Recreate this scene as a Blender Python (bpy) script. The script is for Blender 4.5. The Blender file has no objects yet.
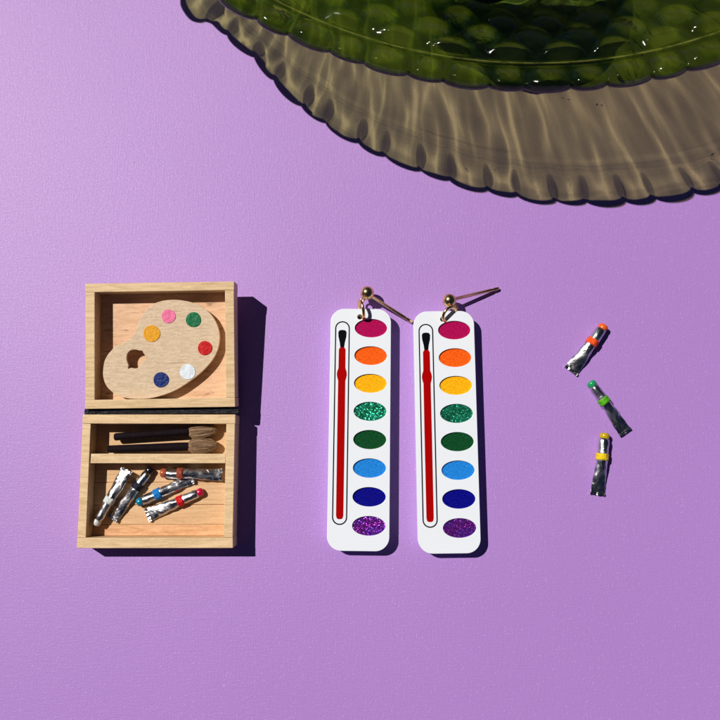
import bpy, bmesh, math, random
from mathutils import Vector, Matrix, noise
K = 0.01                       # one drawing unit (about 0.2 mm on the table) in Blender units
R = math.radians
sc = bpy.context.scene
col = sc.collection
sc.unit_settings.system = 'METRIC'; sc.unit_settings.scale_length = 0.02

# ------------------------------------------------------------------ camera
F = 780.0
TH = math.atan(100 / F)
CAM = Vector((0, -F * math.sin(TH), F * math.cos(TH)))
FW = Vector((0, math.sin(TH), -math.cos(TH))); UP = Vector((0, math.cos(TH), math.sin(TH)))
def P(x, y, z=0.0):
    """point of the table scene at height z seen at photo position x, y (drawing units)"""
    d = FW * F + Vector((1, 0, 0)) * (x - 360) + UP * (360 - y)
    t = (z - CAM.z) / d.z
    return CAM + d * t
cd = bpy.data.cameras.new('camera'); cam = bpy.data.objects.new('camera', cd); col.objects.link(cam)
cam.location = CAM * K; cam.rotation_euler = (TH, 0, 0)
cd.sensor_width = 36; cd.lens = 36 * F / 720; cd.clip_start = 0.05; cd.clip_end = 400
sc.camera = cam

# ------------------------------------------------------------------ light
SX, SY = 0.665, 0.415                     # shadow offset per unit of height
sun_dir = Vector((SX, -SY, -1)).normalized()
sd = bpy.data.lights.new('sun', 'SUN'); sd.energy = 4.6; sd.angle = R(0.5); sd.color = (1.0, 0.95, 0.87)
so = bpy.data.objects.new('sun', sd); col.objects.link(so)
so.rotation_euler = sun_dir.to_track_quat('-Z', 'Y').to_euler(); so.location = (-6, 4, 10)
w = bpy.data.worlds.new('World'); sc.world = w; w.use_nodes = True
nt = w.node_tree; bg = nt.nodes['Background']; sky = nt.nodes.new('ShaderNodeTexSky')
sky.sky_type = 'NISHITA'; sky.sun_disc = False
to_sun = -sun_dir
sky.sun_elevation = math.asin(to_sun.z)
sky.sun_rotation = math.atan2(to_sun.x, to_sun.y)
sky.air_density = 0.28; sky.dust_density = 0.2; sky.altitude = 2500
nt.links.new(sky.outputs[0], bg.inputs[0]); bg.inputs[1].default_value = 0.05
sc.view_settings.view_transform = 'Standard'; sc.view_settings.look = 'None'
sc.view_settings.gamma = 1; sc.view_settings.exposure = 0
sc.cycles.max_bounces = 16; sc.cycles.transmission_bounces = 12; sc.cycles.transparent_max_bounces = 16
sc.cycles.caustics_refractive = True; sc.cycles.caustics_reflective = True
sc.cycles.sample_clamp_indirect = 3.0
sc.cycles.use_denoising = True

# ------------------------------------------------------------------ materials
def lin(c):
    return tuple((v / 255 / 12.92 if v / 255 <= .04045 else ((v / 255 + .055) / 1.055) ** 2.4) for v in c)
class Mat:
    def __init__(s, name):
        s.m = bpy.data.materials.new(name); s.m.use_nodes = True
        s.t = s.m.node_tree; s.b = s.t.nodes['Principled BSDF']; s.co = s.n('ShaderNodeTexCoord')
    def n(s, typ, **kw):
        nd = s.t.nodes.new(typ)
        for k, v in kw.items(): setattr(nd, k, v)
        return nd
    def l(s, a, b): s.t.links.new(a, b)
    def set(s, **kw):
        for k, v in kw.items():
            i = s.b.inputs[k.replace('_', ' ')]
            i.default_value = (*v, 1) if isinstance(v, tuple) and len(v) == 3 and i.type == 'RGBA' else v
        return s
    def mapped(s, scale=(1, 1, 1), rot=(0, 0, 0), src='Object', off=(0, 0, 0)):
        mp = s.n('ShaderNodeMapping'); s.l(s.co.outputs[src], mp.inputs[0])
        mp.inputs['Scale'].default_value = scale; mp.inputs['Rotation'].default_value = rot; mp.inputs['Location'].default_value = off
        return mp.outputs[0]
    def noise(s, vec, scale, detail=3, rough=.5, dist=0):
        nd = s.n('ShaderNodeTexNoise'); s.l(vec, nd.inputs['Vector'])
        nd.inputs['Scale'].default_value = scale; nd.inputs['Detail'].default_value = detail
        nd.inputs['Roughness'].default_value = rough; nd.inputs['Distortion'].default_value = dist
        return nd.outputs['Fac']
    def voro(s, vec, scale, out='Color', feature='F1'):
        nd = s.n('ShaderNodeTexVoronoi', feature=feature); s.l(vec, nd.inputs['Vector']); nd.inputs['Scale'].default_value = scale
        return nd.outputs[out]
    def ramp(s, fac, stops):
        nd = s.n('ShaderNodeValToRGB'); s.l(fac, nd.inputs[0]); e = nd.color_ramp.elements
        while len(e) < len(stops): e.new(.5)
        for x, (p, c) in zip(e, stops): x.position = p; x.color = (*c, 1) if len(c) == 3 else c
        return nd.outputs[0]
    def rng(s, fac, a, b, c, d):
        nd = s.n('ShaderNodeMapRange'); s.l(fac, nd.inputs[0])
        for i, v in enumerate((a, b, c, d)): nd.inputs[i + 1].default_value = v
        return nd.outputs[0]
    def mix(s, a, b, fac, mode='MIX'):
        nd = s.n('ShaderNodeMix', data_type='RGBA', blend_type=mode)
        for i, v in ((0, fac), (6, a), (7, b)):
            if isinstance(v, (tuple, float, int)): nd.inputs[i].default_value = (*v, 1) if isinstance(v, tuple) else v
            else: s.l(v, nd.inputs[i])
        return nd.outputs[2]
    def math(s, op, a, b=0.0):
        nd = s.n('ShaderNodeMath', operation=op)
        for i, v in ((0, a), (1, b)):
            if isinstance(v, (float, int)): nd.inputs[i].default_value = v
            else: s.l(v, nd.inputs[i])
        return nd.outputs[0]
    def color(s, o): s.l(o, s.b.inputs['Base Color']); return s
    def bump(s, h, dist=.01, strength=1.0):
        nd = s.n('ShaderNodeBump'); s.l(h, nd.inputs['Height']); nd.inputs['Distance'].default_value = dist
        nd.inputs['Strength'].default_value = strength; s.l(nd.outputs[0], s.b.inputs['Normal']); return s

def plain(name, c, rough=.5, bump=0.0, bscale=40, **kw):
    m = Mat(name).set(Roughness=rough, **kw)
    if name.endswith('ink') or name.endswith('handle') : m.b.inputs['Specular IOR Level'].default_value = .03
    if name.endswith('paint'): m.b.inputs['Specular IOR Level'].default_value = .25
    v = m.mapped()
    n = m.noise(v, bscale, 4, .6)
    a_ = .03 if 'acrylic' in name else .12
    m.color(m.mix(tuple(x * (1 - a_) for x in c), tuple(min(1, x * (1 + a_)) for x in c), n))
    if bump: m.bump(n, bump)
    return m.m

def mk_paper():
    m = Mat('lilac_paper').set(Roughness=.5)
    m.b.inputs['Specular IOR Level'].default_value = .6
    v = m.mapped()
    big = m.noise(v, .35, 2, .5)
    weave_v = m.noise(m.mapped((60, 7, 1)), 1, 3, .6)
    weave_h = m.noise(m.mapped((7, 60, 1)), 1, 3, .6)
    fine = m.noise(v, 55, 5, .75)
    fleck = m.voro(v, 120, 'Color')
    base = m.mix((.355, .186, .540), (.398, .211, .592), big)
    wv = m.math('ADD', m.math('MULTIPLY', weave_v, .5), m.math('MULTIPLY', weave_h, .5))
    base = m.mix(base, (.40, .20, .55), m.rng(wv, .42, .62, 0, .30))
    base = m.mix(base, (.62, .37, .76), m.rng(fine, .56, .78, 0, .45))
    sp = m.n('ShaderNodeSeparateColor'); m.l(fleck, sp.inputs[0])
    base = m.mix(base, (.72, .5, .84), m.rng(sp.outputs[0], .984, .992, 0, .28))
    m.color(base)
    sp2 = m.n('ShaderNodeSeparateColor'); m.l(m.voro(v, 16, 'Color'), sp2.inputs[0]); dd = m.voro(v, 16, 'Distance')
    sel = m.math('MULTIPLY', m.math('GREATER_THAN', sp2.outputs[1], .9985), m.math('LESS_THAN', dd, .12))
    base2 = m.mix(base, (.05, .02, .08), m.math('MULTIPLY', sel, .8)); m.color(base2)
    h = m.math('ADD', m.math('MULTIPLY', fine, .55), m.math('MULTIPLY', wv, .45))
    m.bump(h, .012, .5)
    m.l(m.rng(fine, .3, .7, .58, .40), m.b.inputs['Roughness'])
    return m.m

def mk_wood(name, light, dark, rot=0, grain=(3, 30, 30), knots=False, contrast=1.0):
    m = Mat(name).set(Roughness=.55)
    m.b.inputs['Specular IOR Level'].default_value = .35
    v = m.mapped(grain, (0, 0, rot))
    g = m.noise(v, 1.3, 6, .7, .6)
    c = m.mix(dark, light, m.rng(g, .5 - .2 / contrast, .5 + .12 / contrast, 0, 1))
    fl = m.noise(m.mapped((grain[0] * 2.2, grain[1] * 2.5, grain[2] * 2.5), (0, 0, rot)), 1, 4, .7)
    c = m.mix(c, tuple(x * .55 for x in dark), m.rng(fl, .62, .78, 0, .5))
    if knots:
        kn = m.noise(m.mapped((8, 30, 8), off=(3.1, 1.7, 0)), .55, 2, .5)
        c = m.mix(c, (.16, .07, .03), m.rng(kn, .64, .72, 0, .8))
    sp = m.noise(m.mapped(), 60, 4, .7)
    c = m.mix(c, tuple(min(1, x * 1.25) for x in light), m.rng(sp, .5, .75, 0, .45))
    m.color(c); m.bump(m.math('ADD', g, m.math('MULTIPLY', sp, .4)), .006, .6)
    return m.m

def mk_fibre():
    m = Mat('palette_board').set(Roughness=.6)
    v = m.mapped()
    a = m.noise(m.mapped((9, 46, 20), (0, 0, R(41))), 1, 6, .75)
    b = m.noise(v, 42, 6, .8)
    c = m.mix((.56, .40, .25), (.74, .57, .40), m.rng(a, .35, .6, 0, 1))
    c = m.mix(c, (.82, .68, .52), m.rng(b, .5, .7, 0, .6))
    c = m.mix(c, (.42, .26, .14), m.rng(m.noise(m.mapped((16, 24, 20), (0, 0, R(41)), off=(4, 2, 0)), 1.8, 5, .85), .54, .66, 0, .45))
    st = m.noise(m.mapped((1.6, 34, 8), (0, 0, R(44))), 1.2, 2, .5)
    c = m.mix(c, (.30, .16, .07), m.rng(st, .66, .72, 0, .55))
    m.color(c); m.bump(m.math('ADD', a, b), .007, .7)
    return m.m

def mk_foil():
    m = Mat('crumpled_foil').set(Metallic=1.0, Roughness=.16)
    v = m.mapped()
    a = m.noise(v, 9, 3, .55, 1.2); b = m.voro(v, 16, 'Distance')
    m.color(m.mix((.42, .41, .42), (.72, .71, .74), a))
    m.bump(m.math('ADD', m.math('MULTIPLY', a, 1.0), m.math('MULTIPLY', b, .2)), .03, .3)
    m.l(m.rng(a, .35, .65, .18, .40), m.b.inputs['Roughness'])
    return m.m

def mk_gold():
    m = Mat('gold_metal').set(Metallic=1.0, Roughness=.2)
    n = m.noise(m.mapped(), 30, 3)
    m.color(m.mix((.80, .53, .22), (.94, .70, .34), n)); m.bump(n, .002, .5)
    return m.m

def mk_satin(name, c, tex=.25):
    """solid pigment with the faint weave of an engraved filling"""
    m = Mat(name).set(Roughness=.42); m.b.inputs['Specular IOR Level'].default_value = .03
    a = m.noise(m.mapped((110, 40, 1)), 1, 3, .6); b = m.noise(m.mapped((40, 110, 1)), 1, 3, .6)
    n = m.math('MULTIPLY', m.math('ADD', a, b), .5)
    hi = tuple(min(1, x * (1 + tex) + .05 * tex) for x in c); lo = tuple(x * (1 - tex) for x in c)
    m.color(m.mix(lo, hi, m.rng(n, .42, .58, 0, 1))); m.bump(n, .006, .6)
    return m.m

def mk_glitter(name, c1, c2, c3):
    m = Mat(name).set(Roughness=.25, Metallic=.75)
    v = m.mapped()
    cell = m.voro(v, 210, 'Color'); sp = m.n('ShaderNodeSeparateColor'); m.l(cell, sp.inputs[0])
    big = m.noise(v, 9, 3)
    c = m.mix(c1, c2, m.rng(big, .4, .6, 0, 1))
    c = m.mix(c, c3, m.rng(sp.outputs[0], .66, .76, 0, 1))
    c = m.mix(c, tuple(x * .3 for x in c1), m.rng(sp.outputs[1], .7, .85, 0, .8))
    m.color(c)
    nn = m.n('ShaderNodeVectorMath', operation='MULTIPLY_ADD'); m.l(cell, nn.inputs[0])
    nn.inputs[1].default_value = (.6, .6, 0); nn.inputs[2].default_value = (-.3, -.3, 1.0)
    nr = m.n('ShaderNodeVectorMath', operation='NORMALIZE'); m.l(nn.outputs[0], nr.inputs[0]); m.l(nr.outputs[0], m.b.inputs['Normal'])
    return m.m

def mk_glass(name, absorb, dens, tint=(1, 1, 1), rough=0.0, ior=1.5, clear=0.0, relief=False):
    m = Mat(name).set(Roughness=rough, IOR=ior)
    m.b.inputs['Transmission Weight'].default_value = 1.0
    m.set(Base_Color=tint)
    if dens:
      va = m.n('ShaderNodeVolumeAbsorption'); va.inputs['Color'].default_value = (*absorb, 1); va.inputs['Density'].default_value = dens
      m.l(va.outputs[0], m.t.nodes['Material Output'].inputs['Volume'])
    surf = m.b.outputs[0]
    if relief:
        ripple = m.noise(m.mapped(), 9, 3, .5, .6)
        m.bump(ripple, .011, 1.0)
        # shade between the lumps is painted into the tint; swirl varies it at random
        lit = m.n('ShaderNodeAttribute'); lit.attribute_name = 'lump_light'
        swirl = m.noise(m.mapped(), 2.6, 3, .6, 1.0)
        lump_tone = m.math('ADD', lit.outputs['Fac'], m.math('MULTIPLY', m.math('SUBTRACT', swirl, .5), 1.4))
        m.color(m.ramp(lump_tone, [(.20, (.001, .010, .001)), (.50, (.02, .08, .004)), (.74, (.40, .58, .03)), (1.0, (1.0, 1.0, .16))]))
        # sun glint on the pressed edge above the beads, painted as an olive line
        glint_n = m.noise(m.mapped(), 14, 3)
        sm = m.n('ShaderNodeAttribute'); sm.attribute_name = 'edge_glint'
        df = m.n('ShaderNodeBsdfDiffuse'); df.inputs[0].default_value = (.24, .24, .05, 1)
        ms = m.n('ShaderNodeMixShader'); m.l(m.math('MULTIPLY', sm.outputs['Fac'], m.rng(glint_n, .35, .6, .2, .8)), ms.inputs[0])
        m.l(m.b.outputs[0], ms.inputs[1]); m.l(df.outputs[0], ms.inputs[2]); surf = ms.outputs[0]
    if clear:
        out = m.t.nodes['Material Output']; tr = m.n('ShaderNodeBsdfTransparent'); tr.inputs[0].default_value = (.88, 1, .50, 1)
        mx = m.n('ShaderNodeMixShader'); mx.inputs[0].default_value = clear
        m.l(surf, mx.inputs[1]); m.l(tr.outputs[0], mx.inputs[2]); m.l(mx.outputs[0], out.inputs['Surface'])
    return m.m

M = dict(
    paper=mk_paper(),
    wood=mk_wood('maple_rail', (.75, .545, .32), (.50, .33, .165)),
    woodv=mk_wood('maple_rail_upright', (.75, .545, .32), (.50, .33, .165), R(90)),
    lidpanel=mk_wood('lid_panel_veneer', (.72, .46, .29), (.56, .32, .18), R(90), (4, 24, 24), True, 1.4),
    traypanel=mk_wood('tray_panel_veneer', (.68, .43, .235), (.52, .30, .14), 0, (2.5, 30, 30)),
    strip=mk_wood('orange_floor_board', (.74, .42, .22), (.50, .25, .11), 0, (3, 22, 30), False, 1.5),
    strip2=mk_wood('tan_floor_board', (.66, .43, .24), (.52, .31, .155), 0, (2, 34, 30)),
    board=mk_fibre(), foil=mk_foil(), gold=mk_gold(),
    white=plain('white_acrylic', (.76, .80, .87), .25),
    black=plain('black_ink', (.003, .003, .006), .4),
    red=plain('red_ink', (.36, .0008, .001), .4),
    tape=plain('black_hinge_tape', (.006, .006, .012), .26, .05, 26),
    handle=plain('dark_brush_handle', (.010, .006, .008), .35, .012, 50),
    tin=plain('tube_neck_plastic', (.70, .70, .68), .3),
)
def mk_hair():
    m = Mat('brush_hair').set(Roughness=.6)
    a = m.noise(m.mapped((2.5, 60, 60)), 1, 4, .7)
    m.color(m.mix((.22, .125, .065), (.43, .265, .145), m.rng(a, .35, .65, 0, 1))); m.bump(a, .02, 1)
    return m.m
M['hair'] = mk_hair()

# ------------------------------------------------------------------ object helpers
def link(name, me, mat=None, parent=None, smooth=False):
    o = bpy.data.objects.new(name, me); col.objects.link(o)
    if mat is not None:
        me.materials.clear(); me.materials.append(mat)
    if smooth:
        for p in me.polygons: p.use_smooth = True
    if parent is not None: o.parent = parent
    return o
def empty(name, loc=(0, 0, 0), rot=(0, 0, 0), label=None, cat=None, group=None):
    o = bpy.data.objects.new(name, None); col.objects.link(o)
    o.location = Vector(loc); o.rotation_euler = rot; o.empty_display_size = .1
    if label: o['label'] = label
    if cat: o['category'] = cat
    if group: o['group'] = group
    return o
def ellipse(cx, cy, a, b, n=48, rot=0.0, cw=False):
    pts = []
    for i in range(n):
        t = 2 * math.pi * i / n
        x, y = a * math.cos(t), b * math.sin(t)
        pts.append((cx + x * math.cos(rot) - y * math.sin(rot), cy + x * math.sin(rot) + y * math.cos(rot)))
    return pts
def rrect(cx, cy, w, h, r, n=10):
    pts = []
    for k, (sx, sy) in enumerate(((1, 1), (-1, 1), (-1, -1), (1, -1))):
        for i in range(n + 1):
            t = math.pi / 2 * (k + i / n)
            pts.append((cx + sx * (w / 2 - r) + r * math.cos(t), cy + sy * (h / 2 - r) + r * math.sin(t)))
    return pts
def spline_loop(pts, n=6):
    out = []; N = len(pts)
    for i in range(N):
        p0, p1, p2, p3 = (Vector(pts[(i + k - 1) % N]) for k in range(4))
        for j in range(n):
            t = j / n
            out.append(tuple(.5 * ((2 * p1) + (p2 - p0) * t + (2 * p0 - 5 * p1 + 4 * p2 - p3) * t * t + (3 * p1 - p0 - 3 * p2 + p3) * t ** 3)))
    return out
def prism(loops, z0, z1, bev=0.0, res=2):
    """solid between z0 and z1 of 2-D loops (inner loops are holes), drawing units"""
    cu = bpy.data.curves.new('outline', 'CURVE'); cu.dimensions = '2D'; cu.fill_mode = 'BOTH'
    for lp in loops:
        s = cu.splines.new('POLY'); s.points.add(len(lp) - 1); s.use_cyclic_u = True
        for p, q in zip(s.points, lp): p.co = (q[0] * K, q[1] * K, 0, 1)
    bev = min(bev, (z1 - z0) / 2 * .95)
    cu.extrude = ((z1 - z0) / 2 - bev) * K; cu.bevel_depth = bev * K; cu.bevel_resolution = res; cu.offset = -bev * K
    o = bpy.data.objects.new('outline', cu); col.objects.link(o)
    bpy.context.view_layer.update()
    me = bpy.data.meshes.new_from_object(o.evaluated_get(bpy.context.evaluated_depsgraph_get()))
    bpy.data.objects.remove(o); bpy.data.curves.remove(cu)
    me.transform(Matrix.Translation((0, 0, (z0 + z1) / 2 * K)))
    bm = bmesh.new(); bm.from_mesh(me); bmesh.ops.remove_doubles(bm, verts=bm.verts, dist=1e-5); bm.to_mesh(me); bm.free()
    return me
def joined(ms):
    bm = bmesh.new()
    for m in ms: bm.from_mesh(m)
    me = bpy.data.meshes.new('m'); bm.to_mesh(me); bm.free(); return me
def box(x0, x1, y0, y1, z0, z1, bev=.5, seg=2, jit=0.0):
    bm = bmesh.new(); bmesh.ops.create_cube(bm, size=1)
    for v in bm.verts:
        v.co = Vector(((x0 + x1) / 2 + v.co.x * (x1 - x0), (y0 + y1) / 2 + v.co.y * (y1 - y0), (z0 + z1) / 2 + v.co.z * (z1 - z0)))
        v.co += Vector([random.uniform(-jit, jit) for _ in range(3)])
        v.co *= K
    if bev: bmesh.ops.bevel(bm, geom=bm.edges[:], offset=bev * K, segments=seg, affect='EDGES', profile=.6)
    me = bpy.data.meshes.new('m'); bm.to_mesh(me); bm.free(); return me
def rings(secs, n=24, cap=True):
    """loft: secs = list of lists of n Vectors (drawing units)"""
    bm = bmesh.new(); vs = [[bm.verts.new(p * K) for p in s] for s in secs]
    for a, b in zip(vs, vs[1:]):
        m = len(a)
        for i in range(m): bm.faces.new((a[i], a[(i + 1) % m], b[(i + 1) % m], b[i]))
    if cap: bm.faces.new(vs[0][::-1]); bm.faces.new(vs[-1])
    bmesh.ops.recalc_face_normals(bm, faces=bm.faces)
    me = bpy.data.meshes.new('m'); bm.to_mesh(me); bm.free(); return me
def lathe_x(prof, n=24, sy=1, sz=1):
    """revolve (x, r) profile round the x axis"""
    return rings([[Vector((x, sy * r * math.cos(2 * math.pi * i / n), sz * r * math.sin(2 * math.pi * i / n))) for i in range(n)] for x, r in prof], n)
def torus(R0, r0, n=40, m=12, sx=1.0):
    bm = bmesh.new(); g = []
    for i in range(n):
        a = 2 * math.pi * i / n
        g.append([bm.verts.new(Vector(((R0 + r0 * math.cos(2 * math.pi * j / m)) * math.cos(a) * sx, (R0 + r0 * math.cos(2 * math.pi * j / m)) * math.sin(a), r0 * math.sin(2 * math.pi * j / m))) * K) for j in range(m)])
    for i in range(n):
        for j in range(m):
            bm.faces.new((g[i][j], g[(i + 1) % n][j], g[(i + 1) % n][(j + 1) % m], g[i][(j + 1) % m]))
    bmesh.ops.recalc_face_normals(bm, faces=bm.faces)
    me = bpy.data.meshes.new('m'); bm.to_mesh(me); bm.free(); return me
def ball(r, seg=32):
    bm = bmesh.new(); bmesh.ops.create_uvsphere(bm, u_segments=seg, v_segments=seg // 2, radius=r * K)
    me = bpy.data.meshes.new('m'); bm.to_mesh(me); bm.free(); return me

# ------------------------------------------------------------------ paper
def make_paper():
    bm = bmesh.new(); N = 40; S = 6000
    bmesh.ops.create_grid(bm, x_segments=N, y_segments=N, size=S * K)
    me = bpy.data.meshes.new('paper'); bm.to_mesh(me); bm.free()
    o = link('paper_ground', me, M['paper']); o['kind'] = 'structure'; o['label'] = 'lilac purple textured paper the things lie on'
    return o
paper = make_paper()

# ------------------------------------------------------------------ wooden paint box
bx = empty('paint_box', (0, 0, 0), (0, 0, 0), 'small pale wooden paint box lying open with its lid folded back', 'paint box')
ZT, ZF = 27.0, 8.0             # tray rim and tray floor
tl, tr, br, bl = P(82.6, 415.2, ZT), P(235.8, 414, ZT), P(232.4, 548.3, ZT), P(76.6, 548.0, ZT)
xd = ((tr - tl) + (br - bl)).normalized(); xd.z = 0; xd.normalize()
ang = math.atan2(xd.y, xd.x); cen = (tl + tr + br + bl) / 4; cen.z = 0
W = ((tr - tl).length + (br - bl).length) / 2; H = ((tl - bl).length + (tr - br).length) / 2
shear = math.atan2((tl - bl + tr - br).y, (tl - bl + tr - br).x) - math.pi / 2
bx.location = cen * K; bx.rotation_euler = (0, 0, (ang + shear) / 2)
tray = link('tray', box(-W/2 + 5, W/2 - 5, -H/2 + 6, H/2 - 6, 3.5, ZF, .3), M['traypanel'], bx)
def rails(parent, W, H, z0, z1, wl, wr, wt, wb, flip):
    # two rails run the full width and two butt between them
    link('side_rail', box(-W/2, W/2, H/2 - wt, H/2, z0, z1 + .15, .55, 2, .12), M['wood'], parent)
    link('side_rail', box(-W/2, W/2, -H/2, -H/2 + wb, z0, z1 + .1, .55, 2, .12), M['wood'], parent)
    link('side_rail', box(-W/2 + .3, -W/2 + wl, -H/2 + wb + .12, H/2 - wt - .12, z0, z1 - .15, .5, 2, .1), M['woodv'], parent)
    link('side_rail', box(W/2 - wr, W/2 - .3, -H/2 + wb + .12, H/2 - wt - .12, z0, z1 - .1, .5, 2, .1), M['woodv'], parent)
random.seed(5)
rails(tray, W, H, 0, ZT, 8, 8.6, 8.6, 9.6, 1)
dv = P(150, 460.2, ZT) - cen; dyc = dv.y + 1.6
link('divider', box(-W/2 + 9, W/2 - 9, dyc - 4.6, dyc + 4.6, ZF, ZT - 1.4, .5, 2, .15), M['wood'], tray)
# thin boards of the tray floor
for ya, yb, mt in ((9.8, 19.6, 'strip'), (20.4, 38.6, 'traypanel'), (39.3, 60, 'strip2'), (60.6, 79, 'traypanel')):
    link('floor_board', box(-W/2 + 8.2, W/2 - 8.8, -H/2 + ya, -H/2 + yb, ZF - .6, ZF + .9 + (.35 if mt == 'strip2' else 0), .3, 1), M[mt], tray)

# lid: hinged at the far rail, its outer end propped a little higher
ltl, ltr, lbr, lbl = P(86.1, 283.9, 41), P(233.8, 281.0, 41), P(235.4, 407, 31), P(84.0, 408.6, 31)
lx = ((ltr - ltl) + (lbr - lbl)).normalized(); ly = ((ltl - lbl) + (ltr - lbr)); LH = ly.length / 2; ly.normalize()
LW = ((ltr - ltl).length + (lbr - lbl).length) / 2
lz = lx.cross(ly).normalized(); ly = lz.cross(lx)
LM = Matrix((lx, ly, lz)).transposed().to_4x4(); LM.translation = (ltl + ltr + lbr + lbl) / 4 * K
LD = 22.0
lid = link('lid', box(-LW/2 + 5, LW/2 - 5, -LH/2 + 5, LH/2 - 5, -LD + .5, -LD + 4, .3), M['lidpanel'], bx)
random.seed(9)
rails(lid, LW, LH, -LD, 0, 9, 8.8, 8.3, 8.6, 0)
bpy.context.view_layer.update()
lid.matrix_parent_inverse = bx.matrix_world.inverted(); lid.matrix_basis = LM
# hinge: wrinkled strip of black tape sagging between the two halves
def make_tape():
    random.seed(3); secs = []; n = 90
    a0, a1 = P(84.2, 411.8, 27), P(238.6, 410.4, 27)
    for i in range(n + 1):
        t = i / n; p = a0.lerp(a1, t); s = []
        for k in range(14):
            th = 2 * math.pi * k / 14
            nz = noise.noise(Vector((t * 26, math.cos(th) * 1.3, math.sin(th) * 1.3)))
            rr = 1 + .22 * nz
            s.append(p + Vector((0, 3.2 * rr * math.cos(th), -3.6 + 3.2 * rr * math.sin(th))))
        secs.append(s)
    me = rings(secs); me.transform(bx.matrix_world.inverted())
    return link('hinge_tape', me, M['tape'], bx, True)
bpy.context.view_layer.update()
make_tape()

# ------------------------------------------------------------------ palette in the lid
def lid_pt(x, y, h):
    """photo position on the plane h above the lid floor -> lid coordinates"""
    z_l = -LD + 4 + h
    inv = LM.inverted(); c = inv @ (CAM * K) / K; q = inv @ (P(x, y, 0) * K) / K
    t = (z_l - c.z) / (q.z - c.z)
    r = c + (q - c) * t
    return (r.x, r.y)
PH = 10.0                                                        # palette face above the lid floor
img = [(104, 367), (106.7, 357.5), (114.4, 348), (123, 343), (131, 338), (135.8, 330.5), (139, 322), (145, 311.5), (155.5, 303), (168, 300),
       (182, 300.3), (198, 304.5), (211, 314.5), (218.2, 328.5), (219.2, 342), (214.6, 356), (204, 369.5), (189.4, 381.5), (172.8, 391.5),
       (153, 397.8), (134, 398.8), (119.5, 396), (108.5, 388), (104, 378)]
pal = empty('artist_palette', (0, 0, 0), (0, 0, 0), 'kidney shaped wooden artist palette with six paint dots inside the box lid', 'palette')
out = spline_loop([lid_pt(x, y, PH) for x, y in img], 6)
hole = []
for i in range(80):
    t = 2 * math.pi * i / 80; rr = 1 + .05 * math.sin(3 * t + 1)
    rr += .12 * math.exp(-((t - .91) / .16) ** 2) + .32 * math.exp(-((t - 4.06) / .12) ** 2)
    if abs((t - 5.55 + math.pi) % (2 * math.pi) - math.pi) < .5: rr = .80
    hole.append(lid_pt(136 + 9.3 * rr * math.cos(t), 358.8 - 9.3 * rr * math.sin(t), PH))
hc = (sum(p[0] for p in hole) / 80, sum(p[1] for p in hole) / 80)
cx0, cy0 = lid_pt(163, 350, PH)
def shift(lp): return [(x - cx0, y - cy0) for x, y in lp]
link('board', prism([shift(out), shift(hole)], -5, 0, .5, 2), M['board'], pal)
tiltm = Matrix.Rotation(R(2.0), 4, 'Y')
pal.matrix_world = LM @ Matrix.Translation(Vector((cx0, cy0, -LD + 4 + PH)) * K) @ tiltm
dabs = [('pink', (.80, .17, .34), 168.6, 316.3, 7.2), ('golden yellow', (.74, .33, .004), 151.9, 333.6, 8.6), ('green', (.0, .145, .05), 193.3, 319.6, 7.8),
        ('red', (.52, .004, .006), 204.8, 348.0, 7.4), ('white', (.70, .78, .86), 187.6, 371.9, 7.9), ('blue', (.002, .018, .15), 161.2, 379.8, 7.9)]
for nm, c, x, y, r in dabs:
    px, py = lid_pt(x, y, PH); px -= cx0; py -= cy0
    random.seed(hash(nm) % 7 if False else len(nm))
    ph = random.random() * 6
    lp = [(px + r * .94 * (1 + .02 * math.sin(3 * t + ph)) * math.cos(t), py + r * .94 * (1 + .02 * math.sin(3 * t + ph)) * math.sin(t)) for t in [2 * math.pi * i / 48 for i in range(48)]]
    d = link('paint_dab', prism([lp], -.2, .55, .35, 3), plain(nm.replace(' ', '_') + '_paint', c, .45, .012, 22), pal)
    d['label'] = 'round ' + nm + ' paint dot'

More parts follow.
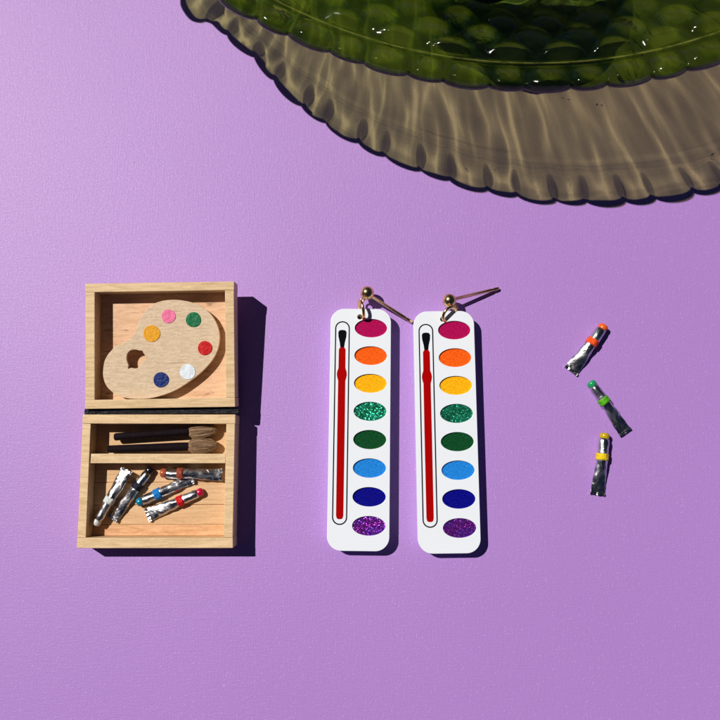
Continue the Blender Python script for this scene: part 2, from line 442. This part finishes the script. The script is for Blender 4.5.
# ------------------------------------------------------------------ brushes in the tray
def make_brush(p0, p1, z, blen, bw, label, seed):
    a, b = P(*p0, z), P(*p1, z)
    L = (b - a).length
    o = empty('paint_brush', a * K, (0, 0, math.atan2((b - a).y, (b - a).x)), label, 'paintbrush', 'brushes lying in the narrow compartment')
    link('handle', lathe_x([(0, .1), (.2, 2.8), (1, 3.6), (L * .4, 3.8), (L * .9, 4.1), (L - 1, 4.0), (L + 2.5, 3.6)], 20), M['handle'], o, True)
    random.seed(seed); n = 72; secs = []
    prof = [(0, 3.0), (1.5, 4.6), (4, 6.0), (8, 7.0), (13, 7.3), (18, 6.6), (23, 5.6), (26.5, 4.2), (28.5, 2.4), (29.2, .6)]
    ridge = [random.uniform(-1, 1) for _ in range(n)]
    for x, r in prof:
        s = []
        for i in range(n):
            t = 2 * math.pi * i / n
            rr = r * (1 + .03 * ridge[i] + .05 * noise.noise(Vector((x * .1, i * .6, seed))))
            s.append(Vector((L - 1 + x * blen / 29, rr * math.cos(t) * bw / 7.3, min(rr, 6.8) * math.sin(t) * .8)))
        secs.append(s)
    h = link('bristles', rings(secs, n), M['hair'], o, True)
    # loose hairs over the tuft
    bm = bmesh.new(); bm.from_mesh(h.data)
    for k in range(60):
        t = random.uniform(-.2, math.pi + .2); off = random.uniform(.98, 1.12)
        pts = []
        x1 = random.uniform(.8, 1.04)
        dt = random.uniform(-.16, .16)
        for j in range(7):
            u = j / 6 * x1; x = u * 29
            r = 0
            for (xa, ra), (xb, rb) in zip(prof, prof[1:]):
                if xa <= x <= xb: r = ra + (rb - ra) * (x - xa) / (xb - xa)
            if x > 29: r = .4
            rr = r * off + .15
            pts.append(Vector((L - 1 + x * blen / 29, rr * math.cos(t + dt * u) * bw / 7.3, rr * math.sin(t + dt * u) * .82)))
        q = []
        for p in pts: q.append((bm.verts.new((p + Vector((0, .16, 0))) * K), bm.verts.new((p - Vector((0, .16, 0))) * K), bm.verts.new((p + Vector((0, 0, .22))) * K)))
        for (a1, b1, c1), (a2, b2, c2) in zip(q, q[1:]):
            bm.faces.new((a1, a2, c2, c1)); bm.faces.new((c1, c2, b2, b1)); bm.faces.new((b1, b2, a2, a1))
    bm.to_mesh(h.data); bm.free()
    return o
make_brush((114.3, 437), (189.5, 431.6), 15.2, 28, 7.6, 'upper paintbrush with dark handle, beside the hinge side of the box', 1)
make_brush((107.6, 449.2), (188.8, 446.4), 15.2, 29, 7.4, 'lower paintbrush with dark handle, lying against the wooden divider', 2)

# ------------------------------------------------------------------ paint tubes
def make_tube(cap_p, tail_p, floor, capc, bandc, label, group, seed, tail_w=6.2, r=4.6, band_at=.36, lift=0.0, z_cap=None):
    a = P(*cap_p, floor + r); b = P(*tail_p, floor + 2)
    d = b - a; L = Vector((d.x, d.y)).length
    o = empty('paint_tube', Vector((a.x, a.y, floor)) * K, (0, 0, math.atan2(d.y, d.x)), label, 'paint tube', group)
    random.seed(seed); n = 28; secs = []
    N = 26; caplen = 4.2
    roll = random.uniform(-.12, .12)
    for k in range(N + 1):
        u = k / N; x = caplen - 1 + u * (L - caplen + 1)
        e = max(0.0, (u - .30) / .70); e = e * e * (3 - 2 * e)
        w_ = r * (1 - e) + tail_w * e; h_ = r * (1 - e) + .75 * e
        if u < .06: w_ *= .80 + u * 3.3; h_ *= .80 + u * 3.3
        zc = r * (1 - e) + (1.6 + lift) * e
        s = []
        for i in range(n):
            t = 2 * math.pi * i / n
            am = .22 + .55 * e * (1 - e) * 2
            nz = noise.noise(Vector((x * .22, math.cos(t) * 1.1 + seed * 3.1, math.sin(t) * 1.1))) * am * 2
            dent = -.5 * max(0, noise.noise(Vector((x * .12 + seed, t * .9, 4)))) * (1 if u > .1 else 0)
            y = (w_ + nz + dent) * math.cos(t); z = (h_ + nz * (1 if e < .8 else .4) + dent) * math.sin(t)
            s.append(Vector((x, y, max(.15, zc + z + roll * y))))
        secs.append(s)
    me = rings(secs, n)
    link('tube_body', me, M['foil'], o, True)
    if True:   # folded crimp at the end
        c = [];
        for k in range(13):
            y = -tail_w + 2 * tail_w * k / 12; zz = 1.8 + lift + roll * y + random.uniform(-.3, .3)
            c.append([Vector((L - 2.4 + random.uniform(-.2, .2), y, zz + 1.0)), Vector((L + .2 + random.uniform(-.3, .3), y, zz + .9)), Vector((L + .2, y, max(.1, zz - 1.0))), Vector((L - 2.4, y, max(.1, zz - 1.1)))])
        link('crimp_fold', rings(c, 4), M['foil'], o)
    cm = Mat('cap_gloss').set(Roughness=.18); cm.color(cm.mix(tuple(x * .8 for x in capc), capc, cm.noise(cm.mapped(), 30)))
    cp = link('cap', lathe_x([(-1.9, .05), (-1.85, 2.0), (-1.5, 3.1), (-.6, 3.75), (.5, 4.0), (2.6, 4.05), (3.6, 3.7), (caplen + .3, 3.4)], 24), cm.m, o, True)
    cp.location.z = r * K; cp.scale = (1, r / 4.5, r / 4.5)
    # label band hugging the body
    bs = []
    bl0 = band_at * L - 3.1
    for k in range(5):
        x = bl0 + 6.2 * k / 4
        u = (x - caplen + 1) / (L - caplen + 1); e = max(0.0, (u - .30) / .70); e = e * e * (3 - 2 * e)
        w_ = r * (1 - e) + tail_w * e + .75; h_ = r * (1 - e) + .75 * e + .65
        zc = r * (1 - e) + (1.6 + lift) * e
        bs.append([Vector((x + .25 * math.cos(3 * t), w_ * math.cos(t), max(.1, zc + h_ * math.sin(t) + roll * math.cos(t) * w_))) for t in [2 * math.pi * i / n for i in range(n)]])
    band = link('label_band', rings(bs, n), plain('label_band_paint', bandc, .4, .03, 25), o, True)
    if floor == 0 or True:
        return o
GP = 'loose paint tubes on the purple paper'; GB = 'paint tubes inside the wooden box'
OR, GR, YE = (.85, .12, .015), (.03, .38, .10), (.72, .50, .03)
make_tube((603.6, 326.5), (570.5, 371.5), 0, OR, (.90, .085, .006), 'silver paint tube with orange cap and orange band on the purple paper', GP, 11, 7.4, 5.4, band_at=.36)
make_tube((591.0, 383.0), (626.0, 433.0), 0, (.02, .32, .12), (.09, .42, .008), 'silver paint tube with green cap and green band on the purple paper', GP, 12, 6.8, 5.1, band_at=.36)
make_tube((604.6, 434.8), (597.4, 494.8), 0, (.52, .36, .012), (.80, .56, .008), 'silver paint tube with yellow cap and yellow band on the purple paper', GP, 13, 7.2, 5.5, band_at=.37)
make_tube((96.2, 523.5), (127.6, 469.6), ZF + 3.5, (.66, .66, .65), (.62, .66, .66), 'silver paint tube with white band and pale cap, nearest the left wall of the box', GB, 14, 6.0, 4.5, band_at=.43, lift=2)
make_tube((150.3, 469.5), (112.6, 519.0), ZF, (.01, .01, .016), (.006, .006, .02), 'silver paint tube with black band and black cap in the box', GB, 15, 5.6, 4.6, band_at=.33, lift=1)
make_tube((138.8, 502.4), (193.6, 478.0), ZF, (.0, .19, .36), (.004, .20, .62), 'silver paint tube with blue cap and blue band in the box', GB, 16, 5.2, 4.7, band_at=.35, lift=2)
make_tube((201.4, 491.8), (147.4, 515.4), ZF, (.55, .003, .06), (.60, .004, .010), 'silver paint tube with raspberry cap and red band in the box', GB, 17, 6.6, 4.5, band_at=.38, lift=1)
make_tube((162.4, 473.0), (222.2, 474.6), ZF + 1, (.42, .09, .035), (.30, .055, .03), 'silver paint tube with reddish brown cap and band, along the divider in the box', GB, 18, 6.0, 5.0, band_at=.31, lift=2)

# ------------------------------------------------------------------ earrings
TE = 14.5
fills = [('magenta', mk_satin('magenta_fill', (.37, .001, .075), .12)), ('orange', mk_satin('orange_fill', (.88, .10, .001), .25)), ('yellow', mk_satin('yellow_fill', (.90, .40, .001), .22)),
         ('glittering teal', mk_glitter('teal_glitter', (.0, .16, .075), (.01, .30, .18), (.08, .60, .33))), ('dark green', mk_satin('dark_green_fill', (.0, .055, .013), .2)),
         ('sky blue', mk_satin('sky_blue_fill', (.01, .20, .64), .2)), ('navy blue', mk_satin('navy_fill', (.0005, .0005, .20), .12)),
         ('glittering violet', mk_glitter('violet_glitter', (.20, .006, .28), (.11, .015, .40), (.34, .09, .62)))]
def frame_of(pt, pb):
    a, b = P(*pt, TE), P(*pb, TE); d = a - b
    return (a + b) / 2, d.length, math.atan2(d.y, d.x) - math.pi / 2
c1, L1, r1 = frame_of((361.0, 309.2), (358.0, 550.8))
c2, L2, r2 = frame_of((443.6, 310.8), (449.8, 553.9))
EL = (L1 + L2) / 2; EW = 59.6
def local(c, r, p, z=TE):
    q = P(*p, z) - c; q = Matrix.Rotation(-r, 3, 'Z') @ q
    return q.x, q.y
wy = [local(c1, r1, p) for p in ((370.8, 328.1), (370.8, 355), (370.2, 382.2), (369.7, 409.9), (369.4, 438.1), (369.0, 467), (368.5, 496.1), (368.0, 525.9))]
wx = sum(p[0] for p in wy) / 8; y0 = wy[0][1]; y7 = wy[7][1]
HOLE = (-1.0, EL / 2 - 8.0)
def make_earring(c, r, label):
    o = empty('paintbox_earring', (c.x * K, c.y * K, 0), (0, 0, r), label, 'earring', 'pair of paint set earrings')
    outl = rrect(0, 0, EW, EL, 13.5, 12)
    wells = [ellipse(wx + .4, y0 + (y7 - y0) * i / 7, 15.9, 9.2) for i in range(8)]
    hole_ = ellipse(HOLE[0], HOLE[1], 2.6, 2.6, 20)
    top = prism([outl, hole_] + wells, TE - 2.6, TE, .35, 2)
    low = prism([outl, hole_], 0, TE - 2.6, .3, 1)
    p = link('acrylic_panel', joined([top, low]), M['white'], o)
    for i, (nm, mt) in enumerate(fills):
        w_ = link('paint_well', prism([ellipse(0, 0, 15.85, 9.15)], 0, .9, 0), mt, o)
        w_.location = ((wx + .4) * K, (y0 + (y7 - y0) * i / 7) * K, (TE - 2.55) * K)
        w_['label'] = nm + ' oval paint well'
    # engraved brush in its rounded slot
    sx = -18.0; st = EL / 2 - 12.6; sb = -EL / 2 + 24.2
    sh = st - sb; sc_ = (st + sb) / 2
    link('slot_outline', prism([rrect(sx, sc_, 14.6, sh, 7.2, 10), rrect(sx, sc_, 12.2, sh - 2.4, 6.1, 10)], TE - .3, TE + .06, 0), M['black'], o)
    bt = st - 8.8
    bri = [(sx - 4.1, bt - 2.2), (sx - 2.9, bt - .3), (sx, bt + .15), (sx + 2.9, bt - .3), (sx + 4.1, bt - 2.2), (sx + 3.9, bt - 6.5), (sx + 2.5, bt - 12.5), (sx + 1.7, bt - 19), (sx - 1.7, bt - 19), (sx - 2.5, bt - 12.5), (sx - 3.9, bt - 6.5)]
    link('printed_bristle', prism([bri], TE - .3, TE + .10, 0), M['black'], o)
    ht = bt - 17.8; hb = sb + 5.4
    half = [(0.0, ht + .6), (2.3, ht + .2), (3.3, ht - 1.6), (3.4, ht - 20), (4.6, ht - 23.5), (4.9, ht - 26.5), (4.4, ht - 29.5), (3.5, ht - 32.5), (3.6, ht - 80), (3.5, hb + 3.6), (2.8, hb + .9), (1.3, hb + .05)]
    hd = [(sx + x, y) for x, y in half] + [(sx - x, y) for x, y in half[::-1][:-1]]
    link('printed_handle', prism([hd], TE - .3, TE + .14, 0), M['red'], o)
    return o
e1 = make_earring(c1, r1, 'left earring of the pair, its gold post pointing down towards the other earring')
e2 = make_earring(c2, r2, 'right earring of the pair, its gold post pointing up and away from the other')
def hardware(e, ball_p, zb, post_a, za, post_b, zp, ring_a, ring_b, ring_tilt, eye_p):
    bpy.context.view_layer.update(); inv = e.matrix_world.inverted()
    def put(o, mw): o.matrix_basis = inv @ mw
    b = P(*ball_p, zb); o = link('stud_ball', ball(6.9), M['gold'], e, True); put(o, Matrix.Translation(b * K))
    a, c = P(*post_a, za), P(*post_b, zp); L = (c - a).length
    o = link('post', lathe_x([(0, 2.8), (.8, 2.8), (1.2, 1.7), (L * .82, 1.7), (L * .84, 1.35), (L * .88, 1.35), (L * .9, 1.7), (L - .8, 1.6), (L, .8)], 14), M['gold'], e, True)
    put(o, Matrix.Translation(a * K) @ (c - a).to_track_quat('X', 'Z').to_matrix().to_4x4())
    ra, rb = P(*ring_a, TE + 1.5), P(*ring_b, TE + 1.5); mid = (ra + rb) / 2; d = rb - ra
    q = Matrix.Rotation(math.atan2(d.y, d.x), 4, 'Z') @ Matrix.Rotation(ring_tilt, 4, 'X')
    o = link('jump_ring', torus(d.length / 2 - .4, 1.55), M['gold'], e, True); put(o, Matrix.Translation(mid * K) @ q)
    ep = P(*eye_p, zb - 2)
    o = link('eye_loop', torus(3.0, .95, 28, 10), M['gold'], e, True)
    dd = ep - b; put(o, Matrix.Translation(ep * K) @ Matrix.Rotation(math.atan2(dd.y, dd.x), 4, 'Z') @ Matrix.Rotation(R(55), 4, 'X'))
hardware(e1, (367.2, 293.0), 14, (371.5, 296.5), 12, (412.3, 322.2), 2.5, (359.3, 300.2), (363.4, 318.6), R(81), (362.2, 300.2))
hardware(e2, (449.4, 300.6), 15, (454.5, 299.0), 13, (499.0, 288.2), 2.5, (443.4, 320.2), (455.2, 308.6), R(52), (454.2, 306.6))

# ------------------------------------------------------------------ green glass plate
GC = Vector((154.0, 718.0)); RO = 511.5; RS = .986
NP = 44
q = P(543.5, 92, 118); PH0 = math.atan2(q.y - GC.y, q.x - GC.x)      # middle of a wide bead
_s = P(262, 50, 0) - Vector((SX, -SY, 0)) * 130; PDIP = math.atan2(_s.y - GC.y, _s.x - GC.x)
_s = P(172, 14, 0) - Vector((SX, -SY, 0)) * 130; PBULGE = math.atan2(_s.y - GC.y, _s.x - GC.x)
def bead_coord(phi):
    """-1..1 across one bead; wide and narrow beads alternate"""
    per = 2 * math.pi / NP; t = ((phi - PH0) / per + .28) % 1.0
    k = math.floor((phi - PH0) / per + .28)
    if t < .56: return (t / .56) * 2 - 1, k * 2, 1.0
    return ((t - .56) / .44) * 2 - 1, k * 2 + 1, .82
def base_z(r):
    """smooth rise from the well to the rim"""
    if r < 240: return 14 + 2 * (r / 240) ** 2
    t = min(1.25, (r - 240) / 260)
    return 16 + 104 * (t * t * (1.9 - .9 * t))  if t < 1 else 120 + 114 * (t - 1) - 250 * (t - 1) ** 2
def scales(r, phi):
    """overlapping fish-scale facets inside the rim ridge: each lies tilted and ends in a short step towards the middle"""
    NR = 60; pitch = 24.0
    if r < 300: return 0.0, 0.0
    rowf = (474 - r) / pitch; row0 = math.floor(rowf)
    best = 0.0
    for row in range(max(0, row0 - 1), row0 + 2):
        rc = 474 - (row + .35) * pitch
        a = phi / (2 * math.pi) * NR + .5 * (row % 2) + .06 * math.sin(phi * 9 + row)
        dx = (a - math.floor(a) - .5) * 2 * .93
        dy = (rc - r) / (pitch * .92)
        v = 1 - dx * dx - dy * dy * (1.0 if dy > 0 else .6)
        if v > 0:
            best = max(best, v)
    return best + .22 * max(0, (best - .35)) ** .5, best
def streak(r, phi):
    """gentle draw lines of the pressed glass, running outward"""
    x, y = math.cos(phi) * 16, math.sin(phi) * 16
    return .38 * noise.noise(Vector((x, y, r * .022))) + .9 * noise.noise(Vector((x * .38, y * .38, 9 + r * .015))) + .10 * noise.noise(Vector((x * 2.1, y * 2.1, 5 + r * .03)))
def rim_shape(phi):
    t, k, s = bead_coord(phi)
    prof = max(0.0, 1 - t * t) ** .5
    return prof, s, k
def thick(r):
    """the glass thins towards the rim"""
    q = max(0, min(1, (r - 395) / 115)); return 8.5 - 4.0 * q * q * (3 - 2 * q)
def relief_z(r, phi, ro, pr, s):
    """height of the pressed pattern over the body"""
    if r < 473:
        return 9.0 * scales(r, phi)[0] * min(1, (473 - r) / 9)
    if r < 481.5:
        return 1.6 * math.exp(-((r - 476.8) / 2.2) ** 2)
    v = (r - 481.5) / (ro - 481.5) * 2 - 1
    return (12.0 * s * pr ** .8 * max(0.0, 1 - v * v) ** .5) if v < 1 else 0.0
def make_relief():
    bm = bmesh.new(); cols = []; sl = bm.verts.layers.float.new('edge_glint'); dl = bm.verts.layers.float.new('lump_light')
    rs_ = [330 + 1.55 * i for i in range(93)] + [473.4 + .9 * i for i in range(10)]
    phis = []; p_ = -math.pi
    while p_ < math.pi - 1e-4:
        phis.append(p_); p_ += 2 * math.pi / (44 * 44 if R(-150) < p_ < R(-25) else 44 * 10)
    for phi in phis:
        pr, s, k = rim_shape(phi); ro = rim_radius(phi) - .6
        line = [(r, base_z(r) + .5 + relief_z(r, phi, ro, pr, s)) for r in rs_]
        for i in range(1, 19):
            r = 482 + (ro - 482) * (1 - math.cos(math.pi * i / 18)) / 2
            drop = max(0.0, (r - (ro - 4)) / 4)
            line.append((r, base_z(r) + .5 + relief_z(r, phi, ro, pr, s) - 3.4 * (1 - max(0, 1 - drop * drop) ** .5)))
        for i in range(1, 6):
            a = math.pi / 2 * i / 5
            line.append((ro - 4 * (1 - math.cos(a)), base_z(ro) - 2.9 - .6 * math.sin(a)))
        vs = []
        for r, z in line:
            v_ = bm.verts.new(Vector((GC.x + r * RS * math.cos(phi), GC.y + r * RS * math.sin(phi), z + 14 * min(1, r / 480))) * K)
            v_[sl] = math.exp(-((r - 476.8) / .9) ** 4)  # mask of the painted glint along the ridge
            if r < 479: lit = max(0.0, (scales(r, phi)[1] - .42) / .5) if r < 473 else .5
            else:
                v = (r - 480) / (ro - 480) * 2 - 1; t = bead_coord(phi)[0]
                lit = max(0.0, 1 - v * v) * (1 - t * t)
            v_[dl] = lit; vs.append(v_)  # lump centres toned light, gaps between them painted as shade
        cols.append(vs)
    n = len(cols)
    for i in range(n):
        a, b = cols[i], cols[(i + 1) % n]
        for j in range(len(a) - 1): bm.faces.new((a[j], a[j + 1], b[j + 1], b[j]))
    bm.normal_update()
    up = sum(1 for f in bm.faces if f.normal.z > 0)
    if up < len(bm.faces) / 2: bmesh.ops.reverse_faces(bm, faces=bm.faces)
    me = bpy.data.meshes.new('m'); bm.to_mesh(me); bm.free(); return me
def rim_radius(phi):
    pr, s, k = rim_shape(phi); jit = random.Random(int(k) * 7 + 3).uniform(-.9, .9)
    return RO - 6.0 + 6.0 * pr * s + jit * pr + 17 * math.exp(-((phi - PBULGE) / .045) ** 4) - 8 * math.exp(-((phi - PDIP) / .07) ** 2)
def make_plate():
    vis0, vis1 = R(-160), R(-20)
    phis = []
    p_ = -math.pi
    while p_ < math.pi - 1e-9:
        phis.append(p_); deg = math.degrees(p_)
        p_ += 2 * math.pi / (44 * 40 if vis0 < p_ < vis1 else 44 * 10)
    phis = [p for p in phis if p < math.pi - 1e-4]
    top_r = [2, 60, 120, 180, 235, 262] + [262 + 6 * i for i in range(1, 19)] + [370 + 1.69 * i for i in range(1, 61)]          # up to 471.4
    bead_u = [i / 16 for i in range(17)]
    bm = bmesh.new(); cols = []; hl = bm.verts.layers.float.new('relief'); sl = bm.verts.layers.float.new('edge_glint')
    for phi in phis:
        pr, s, k = rim_shape(phi); tb = bead_coord(phi)[0]; rs = random.Random(int(k) * 7 + 3); jit = rs.uniform(-.9, .9)
        ro = rim_radius(phi) - .5
        line = []
        for r in top_r:
            line.append((r, base_z(r) + streak(r, phi)))
        # narrow ridge
        t_ = max(-1, min(1, tb)); ac = (1 - t_ * t_) ** .5 if abs(t_) < 1 else 0.0
        band = []
        for i in range(1, 25):
            r = 473 + (ro - 473) * math.sin(math.pi / 2 * i / 24) ** .9
            e = max(0.0, (r - (ro - 1.6)) / 1.6); e = (max(0.0, 1 - e ** 2.2)) ** .5 if i < 24 else 0.0
            v = (r - 479.5) / (ro + 2 - 479.5) * 2 - 1
            rad = max(0.0, 1 - v * v) ** .5 if abs(v) < 1 else 0.0
            ridge = 2.6 * math.exp(-((r - 476.5) / 1.7) ** 4)
            lens = .30 * math.cos(math.pi / 2 * t_) * s * (math.sin(math.pi * min(1, max(0, (r - 479) / (ro - 479)))) ** 1.7 if r > 479 else 0)
            mid = base_z(r) - 4.25
            band.append((r, mid, e, streak(r, phi) + lens, 0.0))
        th = lambda r: thick(r) / 2
        line += [(r, mid + 4.25 - th(r) + th(r) * e + st * e, h) for r, mid, e, st, h in band]
        line += [(r, mid + 4.25 - th(r) - th(r) * e + .9 * streak(r + 60, phi + 1.0) * e * max(0, 1 - (r - 471) / 34), -.25 * h) for r, mid, e, st, h in band[-2::-1]]
        for r in reversed(top_r):
            line.append((r, base_z(r) - thick(r) + .9 * streak(r + 60, phi + 1.0)))
        line = [p if len(p) == 3 else (*p, 0.0) for p in line]
        vs = []
        for r, z, h in line:
            v_ = bm.verts.new(Vector((GC.x + r * RS * math.cos(phi), GC.y + r * RS * math.sin(phi), z + 14 * min(1, r / 480))) * K)
            v_[hl] = h * K; v_[sl] = math.exp(-((r - 476.5) / .8) ** 4) if z > base_z(r) - 3 else 0.0; vs.append(v_)
        cols.append(vs)
    n = len(cols); m = len(cols[0])
    for i in range(n):
        a, b = cols[i], cols[(i + 1) % n]
        for j in range(m - 1): bm.faces.new((a[j], b[j], b[j + 1], a[j + 1]))
    bm.faces.new([c[0] for c in cols][::-1]); bm.faces.new([c[-1] for c in cols])
    bmesh.ops.recalc_face_normals(bm, faces=bm.faces)
    me = bpy.data.meshes.new('m'); bm.to_mesh(me); bm.free()
    return me
GLASS = mk_glass('green_glass', (.22, .50, .03), 15.0, (.82, 1.0, .40))
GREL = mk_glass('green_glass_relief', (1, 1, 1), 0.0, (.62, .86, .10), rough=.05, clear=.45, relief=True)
plate = link('glass_plate', make_plate(), GLASS, None, True)
plate['label'] = 'large dark green pressed glass plate with beaded rim, cut off by the top edge'; plate['category'] = 'plate'
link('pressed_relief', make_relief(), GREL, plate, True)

# small teal glass standing on the plate
def make_tumbler():
    c = P(486, -98, 96); prof = [(.5, 54), (30, 54), (36, 55), (58, 68), (82, 80), (99, 88), (103, 90), (99, 93), (80, 86), (58, 76), (36, 63), (.5, 61)]
    bm = bmesh.new(); n = 96; rs = []
    pr = []
    for (a, za), (b, zb) in zip(prof, prof[1:]):
        for j in range(4): pr.append((a + (b - a) * j / 4, za + (zb - za) * j / 4))
    pr.append(prof[-1])
    for r, z in pr:
        rs.append([bm.verts.new(Vector((c.x + (r + (1.6 * math.cos(i / n * 2 * math.pi * 16) if r > 50 else 0)) * math.cos(2 * math.pi * i / n), c.y + (r + (1.6 * math.cos(i / n * 2 * math.pi * 16) if r > 50 else 0)) * math.sin(2 * math.pi * i / n), z + 8)) * K) for i in range(n)])
    for a, b in zip(rs, rs[1:]):
        for i in range(n): bm.faces.new((a[i], a[(i + 1) % n], b[(i + 1) % n], b[i]))
    bm.faces.new(rs[0]); bm.faces.new(rs[-1][::-1])
    bmesh.ops.recalc_face_normals(bm, faces=bm.faces)
    me = bpy.data.meshes.new('m'); bm.to_mesh(me); bm.free(); return me
tum = link('glass_bowl', make_tumbler(), mk_glass('teal_glass', (.5, .8, .78), .8, (.85, .97, .97), rough=.04), None, True)
tum['label'] = 'small teal glass bowl on the green plate, only its edge in view'; tum['category'] = 'bowl'

# refraction through the pressed glass
for o in (plate, tum):
    o.cycles.is_caustics_caster = True
sd.cycles.is_caustics_light = True
paper.cycles.is_caustics_receiver = True
